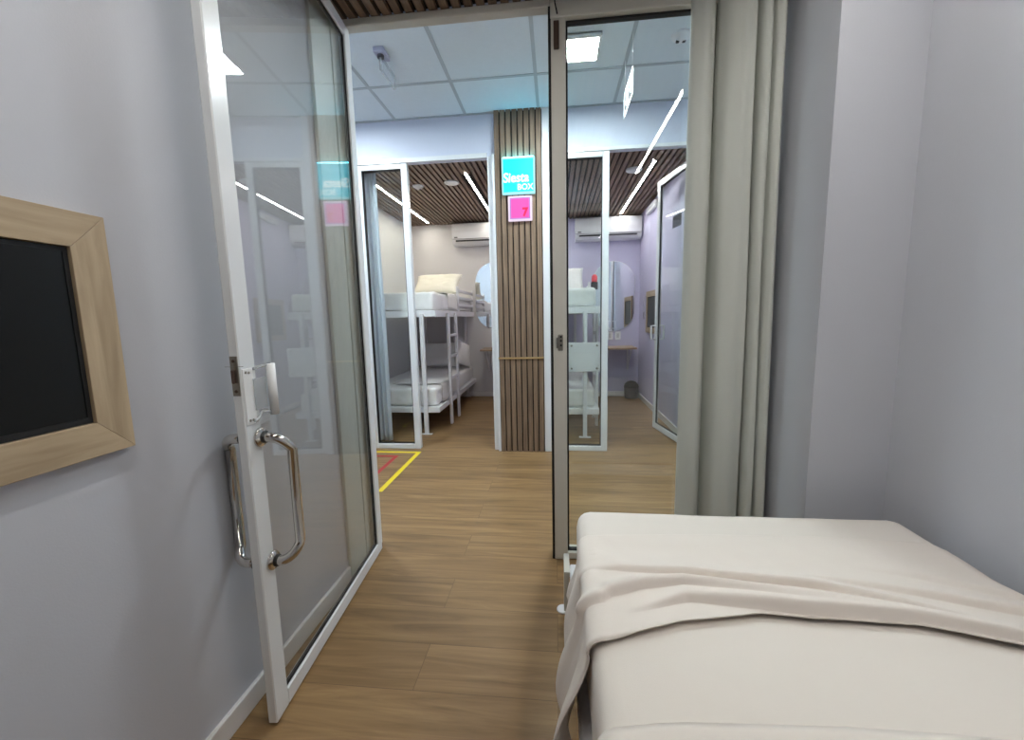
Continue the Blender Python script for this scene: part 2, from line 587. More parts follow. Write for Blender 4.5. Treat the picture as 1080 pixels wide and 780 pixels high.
def panel_light(x, y, label):
    t = thing('ceiling_panel_light', label, 'ceiling light', (x, y, ZC), 0, 'square panel lights of the corridor')
    s = .105
    bx('diffuser', MT['panel'], (-s, s, -s, s, -.026, -.012), t)
    bm = bmesh.new()
    for q in ((-s - .016, s + .016, -s - .016, -s), (-s - .016, s + .016, s, s + .016), (-s - .016, -s, -s, s), (s, s + .016, -s, s)):
        box(bm, *q, -.028, -.004)
    box(bm, -s - .016, s + .016, -s - .016, s + .016, -.011, -.003)
    obj('frame', bm, MT['white'], t)


panel_light(.155, 2.715, 'small bright square surface lamp on the tiled corridor ceiling')
panel_light(-1.66, 2.70, 'unseen square surface lamp placed further left on the corridor ceiling to light the curtain')  # unseen lamp, set here to brighten the left cubicle curtain and corridor
panel_light(2.6, 2.70, 'square surface lamp further right on the corridor ceiling, out of sight')


# baseboards
def baseboard(name, x0, x1, y0, y1):
    bm = bmesh.new()
    box(bm, x0, x1, y0, y1, 0, .070, bev=.003)
    dx, dy = (x1 - x0), (y1 - y0)
    return struct(name, bm, MT['base'])


baseboard('baseboard_left', XL, XL + .014, YB, 1.617)
baseboard('baseboard_right', XR - .014, XR, YB, 1.49)
baseboard('baseboard_back_left_room', AX0, AX1, D3 - .013, D3)
baseboard('baseboard_back_right_room', BX0, BX1 - .014, D3 - .013, D3)
baseboard('baseboard_right_room', BX1 - .014, BX1, D2 + .09, D3)
baseboard('baseboard_left_room', AX0, AX0 + .014, D2 + .09, D3 - .014)

# ------------------------------------------------------------------ glazed partition of our cubicle
# jamb lining on the left wall, seen through the open door
bm = bmesh.new()
box(bm, XL, XL + .014, 1.62, 1.765, 0, ZS, bev=.002)
box(bm, XL, XL + .018, 1.768, YP + .055, 0, ZS, bev=.002)
struct('trim_1', bm, surf('cool_white_lining', (208, 215, 210), .4, var=.015))
# head members
bm = bmesh.new()
box(bm, XL + .018, -.012, YP - .03, YP + .018, 2.386, ZO - .001, bev=.003)
box(bm, -.012, .875, YP - .04, YP + .018, 2.338, 2.393, bev=.003)
box(bm, -.012, .875, YP - .028, YP + .018, 2.393, ZO - .001)
struct('trim_2', bm, MT['alu'])
# mullion, right stile and sill
bm = bmesh.new()
box(bm, -.010, .050, YP - .035, YP + .05, 0, 2.338, bev=.004, seg=2)
struct('trim_3', bm, MT['alu'])
bx('trim_4', MT['gasket'], (-.021, -.010, YP - .03, YP + .045, 0, 2.386), st=True)
bm = bmesh.new()
box(bm, .765, .80, YP - .035, YP + .05, 0, 2.338, bev=.004)
box(bm, .050, .765, YP - .03, YP + .045, 0, .034, bev=.004)
struct('trim_5', bm, MT['alu'])
# fixed pane as a window
t = thing('window_1', None, None, kind='structure')
bx('glass_pane', MT['glass'], (.056, .760, YP - .004, YP + .004, .040, 2.331), t)
bm = bmesh.new()
box(bm, .050, .058, YP - .012, YP + .012, .034, 2.338)
box(bm, .757, .765, YP - .012, YP + .012, .034, 2.338)
box(bm, .058, .757, YP - .012, YP + .012, 2.329, 2.338)
box(bm, .058, .757, YP - .012, YP + .012, .034, .040)
obj('gasket', bm, MT['gasket'], t)

# magnetic lock and cable on the mullion head
t = thing('magnetic_lock', 'narrow brown electromagnetic door lock at the top of the mullion with a black cable', 'lock', (.012, YP - .035, 2.27))
bm = bmesh.new()
box(bm, -.011, .011, -.016, 0, -.05, .05, bev=.002)
box(bm, -.006, .006, -.019, -.016, -.044, .044)
obj('lock_body', bm, MT['brown_lock'], t)
bm = bmesh.new()
tube(bm, [(-.006, -.012, .165), (-.006, -.014, .14), (-.005, -.02, .11), (0, -.018, .09), (.004, -.006, .078)], .003, 8)
obj('cable', bm, MT['black'], t)

t = thing('latch_plate', 'small steel latch keeper with screw holes on the cream mullion', 'latch', (.02, YP - .035, 1.03))
bm = bmesh.new()
box(bm, -.009, .013, -.004, 0, -.036, .036, bev=.003, seg=2)
obj('plate', bm, MT['steel'], t)
bm = bmesh.new()
for z in (.026, .008, -.012):
    cyl(bm, (.004, -.0055, z), (.004, -.003, z), .0045, 12)
obj('screw_holes', bm, MT['black'], t)
bm = bmesh.new()
box(bm, -.017, -.009, -.013, 0, -.024, .022, bev=.002)
obj('keeper_lip', bm, MT['steel'], t)


# ------------------------------------------------------------------ glass doors
def leaf(name, hinge, free, thick, side, z0, z1, stile, rail_b, rail_t, fmat, gmat, gasket=.005):
    """door leaf: local x along the leaf from hinge to free end; thickness from y=0 towards side"""
    h, f = Vector(hinge), Vector(free)
    d = f - h
    t = thing(name, None, None, (h.x, h.y, 0), math.atan2(d.y, d.x), kind='structure')
    W = d.length
    ya, yb = (0, thick) if side > 0 else (-thick, 0)
    bm = bmesh.new()
    box(bm, 0, stile * .8, ya, yb, z0, z1, bev=.003)
    box(bm, W - stile, W, ya, yb, z0, z1, bev=.003)
    box(bm, stile * .8, W - stile, ya, yb, z0, z0 + rail_b, bev=.003)
    box(bm, stile * .8, W - stile, ya, yb, z1 - rail_t, z1, bev=.003)
    obj('door_frame', bm, fmat, t)
    ym = (ya + yb) / 2
    a, b, c, e = stile * .8, W - stile, z0 + rail_b, z1 - rail_t
    bm = bmesh.new()
    k, g = thick * .22, gasket
    box(bm, a, a + g, ym - k, ym + k, c, e); box(bm, b - g, b, ym - k, ym + k, c, e)
    box(bm, a + g, b - g, ym - k, ym + k, c, c + g); box(bm, a + g, b - g, ym - k, ym + k, e - g, e)
    obj('gasket', bm, MT['gasket'], t)
    bx('glass_pane', gmat, (a + g * .5, b - g * .5, ym - .003, ym + .003, c + g * .5, e - g * .5), t)
    return t, W


d1, W1 = leaf('door_1', (-.873, 1.866), (-.800, .966), .026, -1, .008, 2.382, .062, .052, .05, MT['alu_white'], MT['door_glass'])
# side -1: local -y is the wall side; local y=0 faces the bed
tag(d1, 'large white framed glass door standing open against the left wall')
HX = W1 - .052


def handle(parent, s, y0):
    HX = W1 - (.052 if s > 0 else .040)
    bm = bmesh.new()
    za, zb, dpt, R = .478, .838, (.068 if s > 0 else .074), (.045 if s > 0 else .038)
    pts = [(HX, y0, za), (HX, y0 + s * (dpt - R), za)]
    dirx = -1
    for k in range(1, 9):
        a = k / 8 * PI / 2
        pts.append((HX + dirx * .03 * (1 - math.cos(a)), y0 + s * (dpt - R + R * math.sin(a)), za + R * (1 - math.cos(a))))
    for k in range(0, 9):
        a = PI / 2 - k / 8 * PI / 2
        pts.append((HX + dirx * .03 * (1 - math.cos(a)), y0 + s * (dpt - R + R * math.sin(a)), zb - R * (1 - math.cos(a))))
    pts.append((HX, y0, zb))
    tube(bm, pts, .0135, 20)
    h = obj('pull_handle', bm, MT['chrome'], parent)
    for z in (za, zb):
        bm = bmesh.new()
        Mr = Matrix.Rotation(-s * PI / 2, 4, 'X')
        lathe(bm, [(.027, 0), (.027, .004), (.024, .008), (.017, .009), (.016, .011)], 28, (HX, y0, z), Mr)
        obj('rosette', bm, MT['chrome'], h)
        bm = bmesh.new()
        lathe(bm, [(.0165, .010), (.0165, .018), (.013, .02)], 24, (HX, y0, z), Mr)
        obj('black_collar', bm, MT['black'], h)
    return h


handle(d1, 1, 0.0)
handle(d1, -1, -.026)
# lock case in the free edge
bm = bmesh.new()
box(bm, W1 - .001, W1 + .0025, -.023, -.003, .962, 1.064, bev=.001)
lk = obj('lock_faceplate', bm, MT['steel'], d1)
bm = bmesh.new()
box(bm, W1 + .002, W1 + .011, -.018, -.010, .995, 1.030, bev=.002)
cyl(bm, (W1 + .001, -.013, 1.052), (W1 + .0035, -.013, 1.052), .004, 12)
cyl(bm, (W1 + .001, -.013, .974), (W1 + .0035, -.013, .974), .004, 12)
obj('latch_bolt', bm, MT['brown_lock'], lk)
bm = bmesh.new()
box(bm, W1 + .002, W1 + .004, -.036, .012, 1.0375, 1.0385)
obj('thin_tongue', bm, MT['steel'], lk)
# moulded clear cover with a white rolled edge over the stile
bm = bmesh.new()
box(bm, W1 - .045, W1 - .005, 0, .003, .882, 1.030, bev=.001)
cv = obj('lock_cover_plate', bm, MT['white'], d1)
bm = bmesh.new()
tube(bm, [(W1 - .097, .020, .892), (W1 - .097, .020, 1.035)], .0115, 16)
obj('rolled_edge', bm, MT['white'], cv)
bm = bmesh.new()
box(bm, W1 - .092, W1 - .040, .004, .0065, .915, 1.0)
tube(bm, [(W1 - .045, .004, 1.026), (W1 - .07, .006, 1.03), (W1 - .097, .018, 1.034)], .0045, 8)
tube(bm, [(W1 - .03, .004, .888), (W1 - .045, .004, .888), (W1 - .062, .006, .908), (W1 - .08, .012, .905), (W1 - .097, .018, .893)], .0045, 8)
obj('clear_web', bm, MT['acrylic'], cv)
bm = bmesh.new()
for x, z in ((W1 - .028, 1.018), (W1 - .016, 1.020), (W1 - .016, .893), (W1 - .028, .892)):
    cyl(bm, (x, .002, z), (x, .0045, z), .0035, 10)
obj('screws', bm, MT['steel'], cv)

# ------------------------------------------------------------------ facing fronts
def front_panel(name, x0, x1, y, z1, label=None):
    t = thing(name, None, None, (x0, y, 0), kind='structure')
    W = x1 - x0
    bm = bmesh.new()
    st = .052
    box(bm, 0, .045, 0, .05, 0, z1, bev=.003); box(bm, W - st, W, 0, .05, 0, z1, bev=.003)
    box(bm, .045, W - st, 0, .05, 0, .045, bev=.003); box(bm, .045, W - st, 0, .05, z1 - .05, z1, bev=.003)
    obj('window_frame', bm, MT['alu_white'], t)
    bm = bmesh.new()
    g = .006
    a, b, c, e = .045, W - st, .045, z1 - .05
    box(bm, a, a + g, .008, .042, c, e); box(bm, b - g, b, .008, .042, c, e)
    box(bm, a + g, b - g, .008, .042, c, c + g); box(bm, a + g, b - g, .008, .042, e - g, e)
    obj('gasket', bm, MT['gasket'], t)
    bx('glass_pane', MT['glass'], (a + .003, b - .003, .022, .028, c + .003, e - .003), t)
    return t


front_panel('window_2', -1.632, -1.197, D2, 2.415)
front_panel('window_3', -.038, .427, D2, 2.415)
# jambs beside the pillar, and slim head trims
bm = bmesh.new()
box(bm, -.532, -.492, D2 - .005, D2 + .06, 0, 2.415, bev=.003)
box(bm, -.492, -.470, D2 - .035, D2 + .02, 0, 2.55 - .13, bev=.002)
struct('trim_6', bm, MT['alu_white'])
bm = bmesh.new()
box(bm, -.096, -.040, D2 - .03, D2 + .06, 0, ZC, bev=.003)
struct('trim_7', bm, MT['alu_white'])
bx('trim_8', MT['alu_white'], (-1.635, -.532, D2 - .012, D2, 2.405, 2.440), st=True)
bx('trim_9', MT['alu_white'], (-.040, BX1 + .01, D2 - .012, D2, 2.405, 2.430), st=True)
bx('trim_10', MT['alu_white'], (BX1 + .01, BX1 + .05, D2 - .012, D2, 0, 2.430), st=True)

# slatted pillar cladding
bm = bmesh.new()
box(bm, -.470, -.096, D2 - .018, D2 + .02, .0, ZC, mi=1)
n = 8
pw = .374 / n
for i in range(n):
    a = -.470 + pw * i + .004
    box(bm, a, a + pw - .010, D2 - .038, D2 - .018, 0.0, ZC)
struct('wall_pillar_cladding', bm, [MT['slat_pillar'], MT['backing']])
t = obj('rail_strip', box(bmesh.new(), -.475, -.097, D2 - .046, D2 - .038, .797, .812, bev=.002), MT['brass'])
tag(t, 'thin brass strip running across the slatted pillar at waist height', 'trim strip')

# signs on the pillar
t = thing('lightbox_sign', 'glowing cyan square sign reading Siesta BOX on the slatted pillar', 'sign', (-.279, D2 - .038, 2.238))
bm = bmesh.new()
box(bm, -.130, .130, -.03, 0, -.137, .137, bev=.006, seg=2)
obj('sign_case', bm, MT['edge_glow'], t)
bx('sign_face', MT['cyan'], (-.118, .118, -.0325, -.029, -.122, .122), t)
text_part('lettering', 'Siesta', .098, MT['white_glow'], t, (-.121, -.034, -.048), (PI / 2, 0, 0), .0020, .0012, .08, .90)
bx('added_glow_strip', emit('cyan_top_glow', (.1, .72, 1), 16.0), (-.118, .118, -.027, -.003, .137, .1385), t)  # glowing strip added on the sign case to tint the corridor ceiling cyan
text_part('lettering', 'BOX', .062, MT['white_glow'], t, (-.010, -.034, -.108), (PI / 2, 0, 0), .0009, .0012, 0, .96)
t = thing('number_sign', 'glowing pink square sign with a red 7 below the cyan sign', 'sign', (-.270, D2 - .038, 1.993))
bm = bmesh.new()
box(bm, -.095, .095, -.024, 0, -.095, .095, bev=.005, seg=2)
obj('sign_case', bm, emit('lit_pinkish_edge', (.75, .62, .76), .45), t)
bx('violet_border', MT['violet'], (-.080, .080, -.0255, -.023, -.080, .080), t)
bx('sign_face', MT['pink'], (-.070, .070, -.027, -.0245, -.072, .072), t)
text_part('number', '7', .085, MT['red_glow'], t, (.018, -.028, -.058), (PI / 2, 0, 0), .004, .001)

# door leaf of the right cubicle, swung into its room
d2, W2 = leaf('door_2', (1.128, 3.50), (1.004, 4.215), .036, 1, .01, 2.37, .05, .055, .05, MT['alu_white'], MT['glass'])
tag(d2, 'white framed glass door standing open inside the right cubicle')
# local +y is the wall side?  both faces get a white pull
for s, y0 in ((1, .036), (-1, 0.0)):
    bm = bmesh.new()
    tube(bm, [(W2 - .03, y0, .90), (W2 - .03, y0 + s * .045, .90), (W2 - .03, y0 + s * .045, 1.03), (W2 - .03, y0, 1.03)], .009, 10)
    obj('pull_handle', bm, MT['white'], d2)
# exit pictogram sticker on the pane
bm = bmesh.new()
box(bm, W2 * .38, W2 * .38 + .16, -.0005 + .013, .0145, 1.89, 1.99)
st = tag(obj('pictogram_sticker', bm, MT['grey'], d2), 'grey and white pictogram sticker')
bm = bmesh.new()
a = W2 * .38
box(bm, a + .09, a + .15, .0118, .013, 1.90, 1.98)
box(bm, a + .02, a + .07, .0118, .013, 1.935, 1.945)
box(bm, a + .045, a + .055, .0118, .013, 1.91, 1.975)
obj('pictogram', bm, MT['white'], st)


# ------------------------------------------------------------------ corridor ceiling items
t = thing('hanging_sign', 'thin clear exit sign with white and dark pictograms hanging on two wires in the corridor', 'sign', (.452, 2.76, 2.50))
y0, y1, z0, z1 = -.15, .17, -.10, .05
bm = bmesh.new()
box(bm, -.002, .002, y0, y1, z0, z1)
obj('sign_plate', bm, surf('matt_white_sign', (205, 208, 208), 1.0, spec=0.0), t)
for y in (y0 + .03, y1 - .03):
    obj('wire', cyl(bmesh.new(), (0, y, z1), (0, y, ZC - 2.50), .0012, 6), MT['white'], t)
bm = bmesh.new()
box(bm, -.0032, .0032, y0 + .02, -.01, z0 + .02, z1 - .02)
box(bm, -.0032, .0032, .03, y1 - .03, z0 + .02, z1 - .02)
obj('pictogram_squares', bm, surf('dark_sign_print', (52, 54, 58), 1.0, spec=0.0), t)
for ya in (y0 + .045, .055):
    bm = bmesh.new()
    box(bm, -.0042, .0042, ya, ya + .022, z0 + .035, z1 - .05)
    box(bm, -.0042, .0042, ya + .02, ya + .05, z0 + .055, z0 + .07)
    cyl(bm, (-.0042, ya + .012, z1 - .038), (.0042, ya + .012, z1 - .038), .010, 12)
    obj('pictogram_figure', bm, MT['white'], t)

t = thing('emergency_sign', 'small clear plastic exit sign on a grey bracket on the corridor ceiling', 'sign', (-1.02, 2.60, ZC))
bm = bmesh.new()
box(bm, -.035, .03, -.05, .06, -.03, 0, bev=.006, seg=2)
obj('bracket', bm, surf('lilac_grey_plastic', (176, 178, 196), .4), t)
bm = bmesh.new()
box(bm, -.012, .004, -.02, .20, -.115, -.028, bev=.003)
obj('clear_plate', bm, MT['acrylic'], t)
bm = bmesh.new()
cyl(bm, (-.003, -.01, -.045), (-.003, -.01, -.028), .02, 16)
obj('pivot', bm, MT['grey'], t)


def detector(x, y, z, r, label, dark=True, group=None):
    t = thing('smoke_detector' if dark else 'ceiling_vent_disc', label, 'smoke detector' if dark else 'ceiling disc', (x, y, z), 0, group)
    bm = bmesh.new()
    lathe(bm, [(r, 0), (r, -.008), (r * .92, -.014), (r * .62, -.018), (r * .55, -.03 if dark else -.019), (r * .3, -.036 if dark else -.020)], 32)
    obj('housing', bm, MT['white'], t)
    if dark:
        for dx in (-.022, .014):
            bm = bmesh.new()
            box(bm, dx - .008, dx + .010, -.008, .010, -.039, -.024, bev=.002)
            obj('sensor_slot', bm, MT['black'], t)
    return t


detector(.735, 2.70, ZC - .0, .055, 'round white smoke detector with dark slots on the tiled corridor ceiling')
detector(-1.333, 4.15, ZS, .055, 'round smoke detector on the slatted ceiling of the left cubicle')
detector(-.985, 4.10, ZS, .072, 'flat white disc on the slatted ceiling beside the warm LED line', dark=False, group=None)
detector(.715, 4.03, ZS, .072, 'flat white disc on the slatted ceiling of the right cubicle', dark=False)

# emergency lamp high on the right wall of the right cubicle
t = thing('emergency_light', 'small white emergency lamp high on the lilac wall above the glass door', 'wall lamp', (BX1, 5.05, 2.36))
bm = bmesh.new()
box(bm, -.05, 0, -.17, .28, -.035, .035, bev=.01, seg=2)
obj('lamp_body', bm, MT['white'], t)
bm = bmesh.new()
box(bm, -.056, -.049, -.14, .25, -.02, .012, bev=.004)
obj('lens', bm, surf('frosted_lens', (205, 206, 212), .3), t)

# ------------------------------------------------------------------ floor tape
def tape(name, pts, wd, z, mat, label):
    bm = bmesh.new()
    n = len(pts)
    for i in range(n):
        a, b = Vector(pts[i]), Vector(pts[(i + 1) % n])
        d = (b - a).normalized(); nr = Vector((-d.y, d.x)) * wd / 2
        a2, b2 = a - d * wd / 2, b + d * wd / 2
        zz = z + i * .00004
        q = [a2 - nr, b2 - nr, b2 + nr, a2 + nr]
        vb = [bm.verts.new((p.x, p.y, 0.0)) for p in q]; vt = [bm.verts.new((p.x, p.y, zz)) for p in q]
        bm.faces.new(vt); bm.faces.new(vb[::-1])
        for k in range(4):
            bm.faces.new((vb[k], vb[(k + 1) % 4], vt[(k + 1) % 4], vt[k]))
    return tag(obj(name, bm, mat), label, 'floor marking')


tape('floor_tape', [(-1.63, 3.352), (-1.185, 3.352), (-1.185, 2.56), (-1.63, 2.56)], .036, .0007, MT['yellow'], 'yellow tape outline on the wooden corridor floor')
tape('floor_tape', [(-1.63, 3.245), (-1.345, 3.245), (-1.345, 2.80), (-1.63, 2.80)], .032, .0007, MT['red'], 'red tape outline inside the yellow one on the floor')


# ------------------------------------------------------------------ televisions in wooden frames
def television(loc, rot, label, y_w=.68, z_h=.482, border=.067):
    """local: x out of the wall, y along the wall, z up; origin at frame centre on the wall"""
    t = thing('framed_television', label, 'television', loc, rot, 'televisions set into oak frames')
    a, b = y_w / 2, z_h / 2
    e, g = .021, border
    def rail(pts, nm, mat):
        bm = bmesh.new()
        lo = [bm.verts.new((0, y, z)) for y, z in pts]; hi = [bm.verts.new((e, y, z)) for y, z in pts]
        bm.faces.new(hi); bm.faces.new(lo[::-1])
        for k in range(4):
            bm.faces.new((lo[k], lo[(k + 1) % 4], hi[(k + 1) % 4], hi[k]))
        bmesh.ops.bevel(bm, geom=bm.edges[:], offset=.0008, segments=1, affect='EDGES')
        return obj(nm, bm, mat, t)
    k = .0004
    rail([(-a, -b), (a, -b), (a - g, -b + g - k), (-a + g, -b + g - k)], 'frame_rail', MT['oak_h'])
    rail([(-a, b), (-a + g, b - g + k), (a - g, b - g + k), (a, b)], 'frame_rail', MT['oak_h'])
    rail([(a, -b + k), (a, b - k), (a - g, b - g), (a - g, -b + g)], 'frame_stile', MT['oak'])
    rail([(-a, -b + k), (-a + g, -b + g), (-a + g, b - g), (-a, b - k)], 'frame_stile', MT['oak'])
    bm = bmesh.new()
    box(bm, .0, .010, -a + g + .001, a - g - .001, -b + g + .001, b - g - .001)
    box(bm, .010, .014, -a + g + .001, -a + g + .009, -b + g + .001, b - g - .001)
    box(bm, .010, .014, a - g - .009, a - g - .001, -b + g + .001, b - g - .001)
    box(bm, .010, .014, -a + g + .009, a - g - .009, -b + g + .001, -b + g + .012)
    box(bm, .010, .014, -a + g + .009, a - g - .009, b - g - .009, b - g - .001)
    obj('bezel', bm, MT['black'], t)
    bx('screen', MT['screen'], (.010, .0125, -a + g + .009, a - g - .009, -b + g + .012, b - g - .009), t)
    return t


television((XL, .433, 1.128), 0, 'black television in a pale oak frame on the near left wall', .68, .471)
television((BX1, 5.03, 1.165), PI, 'small looking television in an oak frame on the lilac wall of the right cubicle', .66, .50)

# ------------------------------------------------------------------ our bed
bed = thing('single_bed', 'low white steel bed frame under the near cream bedding', 'bed', (.55, .4, 0))
bm = bmesh.new()
box(bm, -.505, -.455, -1.1, 1.0, .215, .262, bev=.004)
box(bm, .465, .515, -1.1, .985, .215, .262, bev=.004)
box(bm, -.455, .465, .935, .985, .215, .262, bev=.004)
box(bm, -.455, .465, -1.1, -1.05, .215, .262, bev=.004)
for k in range(9):
    y = -.95 + k * .21
    box(bm, -.455, .465, y, y + .06, .245, .262)
obj('bed_frame', bm, MT['steel_white'], bed)
for lx, ly in ((-.515, 1.10), (.50, .96), (-.50, -1.07), (.49, -1.07)):
    bm = bmesh.new()
    box(bm, lx - .010, lx + .010, ly - .010, ly + .010, .004, .235, bev=.002)
    if ly > 1.05:
        box(bm, lx - .010, lx + .010, .99, ly, .219, .235)
    l = obj('leg', bm, MT['alu'], bed)
    bm = bmesh.new()
    lathe(bm, [(.026, 0), (.026, .004), (.022, .006)], 24, (lx - .012, ly + .005, 0))
    obj('foot_plate', bm, MT['steel_white'], l)

ZT = .500
def msag(p):
    if p.z > .45:
        p.z += .006 * math.sin(p.x * 7) * math.sin(p.y * 5)
    return p
bm = soft_box((.065, 1.066, -.62, 1.352, .266, ZT), .045, (44, 90, 10), .004, 3.0, 2.0, msag)
tag(obj('mattress', bm, MT['sheet'], None, True), 'thick mattress in a fitted cream sheet on the near bed', 'mattress')

# top sheet, pushed up into folds, hanging over the left side of the mattress
HEM = [(-.2, .70), (.0, .735), (.063, .748), (.16, .788), (.26, .828), (.43, .858), (.53, .846), (.73, .840), (.88, .806), (1.03, .772)]
FAR = [(0, 1.150), (.06, 1.155), (.32, 1.180), (.82, 1.190), (1.03, 1.175)]
RIDGES = [  # crease line x->y, amplitude x->A, width, steepness
    ([(.03, 1.00), (.154, 1.000), (.30, .982), (.42, .964), (.6, .930), (.73, .880), (.9, .835), (1.06, .79)], [(.08, 0), (.16, .012), (.35, .020), (.6, .020), (.72, .012), (.85, .0)], .045, .008),
    ([(.05, .79), (.08, .85), (.12, .895), (.2, .928), (.3, .934), (.42, .912), (.55, .884), (.73, .850), (1.06, .79)], [(.05, .012), (.12, .022), (.35, .020), (.55, .010), (.7, 0)], .030, .016),
    ([(.05, .76), (.15, .84), (.294, .892), (.427, .868), (.53, .852), (.73, .845), (.88, .811), (1.06, .768)], [(.15, 0), (.28, .018), (.45, .026), (.6, .024), (.85, .020), (1.06, .017)], .050, .014),
    ([(.5, .98), (.64, .958), (.80, .932), (.96, .894), (1.06, .87)], [(.55, 0), (.66, .008), (.85, .015), (1.06, .016)], .038, .012),
    ([(.7, 1.03), (.85, 1.0), (1.06, .93)], [(.72, 0), (.85, .008), (1.06, .010)], .05, .02),
    ([(.05, .748), (.16, .786), (.26, .826), (.43, .856), (.53, .844), (.73, .838), (.88, .804), (1.06, .763)], [(.0, .005), (.3, .005), (.6, .004), (1.06, .004)], .05, .003),
]
def relief(x, y):
    h = 0
    for cl, am, wd, st in RIDGES:
        d = y - interp(cl, x)
        if d > -.002:
            h += interp(am, x) * sstep(-.002, st, d) * math.exp(-(max(0, d - st) / wd) ** 1.6)
    return h
def sheet_mesh(hem, far, top, left_x=.062, hang=None, nu=170, nv=150, th=.0022, x_right=1.058, rel=relief, seed=0.0):
    bm = bmesh.new()
    g = []
    R = .036
    for j in range(nv + 1):
        vv = (j / nv) ** 1.25
        row = []
        Hn = hang(vv) if hang else 0
        Ltop = x_right - (left_x + R)
        La = R * PI / 2
        tot = Ltop + (La + Hn if hang else 0)
        for i in range(nu + 1):
            s = tot * i / nu
            if s <= Ltop:
                x = x_right - s
                y = interp(hem, x) * (1 - vv) + interp(far, x) * vv
                h = rel(x, y)
                if x < left_x + R + .03:
                    pass
                z = top - .016 * sstep(1.015, 1.062, x) + .006 * math.sin(x * 7) * math.sin(y * 5) + h + .0022 * noise.noise(Vector((x * 5 + y * 4, y * 16 - x * 3, seed))) + .0022 * max(0, noise.noise(Vector((x * 14 + y * 9, y * 7, seed + 9))) - .1)
                nx_ = x
            else:
                t = s - Ltop
                xe = left_x + R
                yb_ = interp(hem, xe) * (1 - vv) + interp(far, xe) * vv
                if t < La:
                    a = t / R
                    h = rel(left_x + R, yb_) 
                    nx_ = left_x + R - (R + h * math.sin(a)) * math.sin(a)
                    z = top - R + (R + h) * math.cos(a) + .006 * math.sin(xe * 7) * math.sin(yb_ * 5) * math.cos(a)
                    y = yb_
                else:
                    q = t - La
                    h = rel(left_x + R, yb_)
                    k = q / max(Hn, .001)
                    fl = (.024 + .035 * (1 - vv)) * sstep(0, .22, q) * (1 - .35 * sstep(.6, 1, k))
                    y = yb_ - .05 * k * (1 - vv) + .03 * k * vv
                    wave = .012 * math.sin(yb_ * 42 + k * 2.5) * sstep(0, .15, q) + .010 * noise.noise(Vector((yb_ * 16, q * 5, seed)))
                    nx_ = left_x - h * (1 - k) * .8 - fl - wave - .003 * sstep(.0, .05, q)
                    z = top - R - q
            row.append(Vector((nx_, y, z + .003)))
        g.append(row)
    V = [[bm.verts.new(p) for p in row] for row in g]
    for j in range(nv):
        for i in range(nu):
            bm.faces.new((V[j][i], V[j + 1][i], V[j + 1][i + 1], V[j][i + 1]))
    return bm
bm = sheet_mesh(HEM, FAR, ZT + .003, hang=lambda v: .34 - .16 * v)
o = obj('top_sheet', bm, MT['sheet2'], None, True)
md = o.modifiers.new('thickness', 'SOLIDIFY'); md.thickness = .003; md.offset = 1
tag(o, 'rumpled cream top sheet pushed into folds, spilling over the left side of the near bed', 'sheet')
# second cover folded back nearer to the viewer
HEM2 = [(0, -.40), (1.03, -.40)]
FAR2 = [(.05, .575), (.2, .598), (.45, .612), (.64, .614), (1.03, .60)]
def relief2(x, y):
    d = interp(FAR2, x) - y
    return .012 * sstep(-.001, .010, d) * math.exp(-(max(0, d - .01) / .05) ** 1.5)
bm = sheet_mesh(HEM2, FAR2, ZT + .003, hang=lambda v: .04, nu=60, nv=60, rel=relief2, seed=5.0)
o = obj('folded_sheet', bm, MT['sheet2'], None, True)
md = o.modifiers.new('thickness', 'SOLIDIFY'); md.thickness = .003; md.offset = 1
tag(o, 'second cream sheet with a straight hem at the near end of the bed', 'sheet')


# ------------------------------------------------------------------ curtains
def curtain(name, keys, z0, z1, yc, mat, label, spread=0.0, xc=0.0, nz=60):
    """keys: list of (x, dy) pleat profile at the top; widens by spread towards the hem around xc"""
    # smooth the profile with catmull-rom
    P = [Vector((a, b, 0)) for a, b in keys]
    prof = []
    for i in range(len(P) - 1):
        p0, p1, p2, p3 = P[max(i - 1, 0)], P[i], P[i + 1], P[min(i + 2, len(P) - 1)]
        for k in range(8):
            t = k / 8
            prof.append(.5 * ((2 * p1) + (-p0 + p2) * t + (2 * p0 - 5 * p1 + 4 * p2 - p3) * t * t + (-p0 + 3 * p1 - 3 * p2 + p3) * t ** 3))
    prof.append(P[-1])
    bm = bmesh.new()
    rows = []
    for j in range(nz + 1):
        f = j / nz
        z = z1 + (z0 - z1) * f
        row = []
        for i, p in enumerate(prof):
            x = xc + (p.x - xc) * (1 + spread * f) + .006 * noise.noise(Vector((i * .12, f * 2.0, 1)))
            y = yc + p.y * (1 + .35 * f) + .008 * noise.noise(Vector((i * .1, f * 2.5, 4)))
            row.append(bm.verts.new((x, y, z)))
        rows.append(row)
    for A, B in zip(rows, rows[1:]):
        for k in range(len(A) - 1):
            bm.faces.new((A[k], A[k + 1], B[k + 1], B[k]))
    o = obj(name, bm, mat, None, True)
    md = o.modifiers.new('thickness', 'SOLIDIFY'); md.thickness = .002; md.offset = 0
    return tag(o, label, 'curtain')


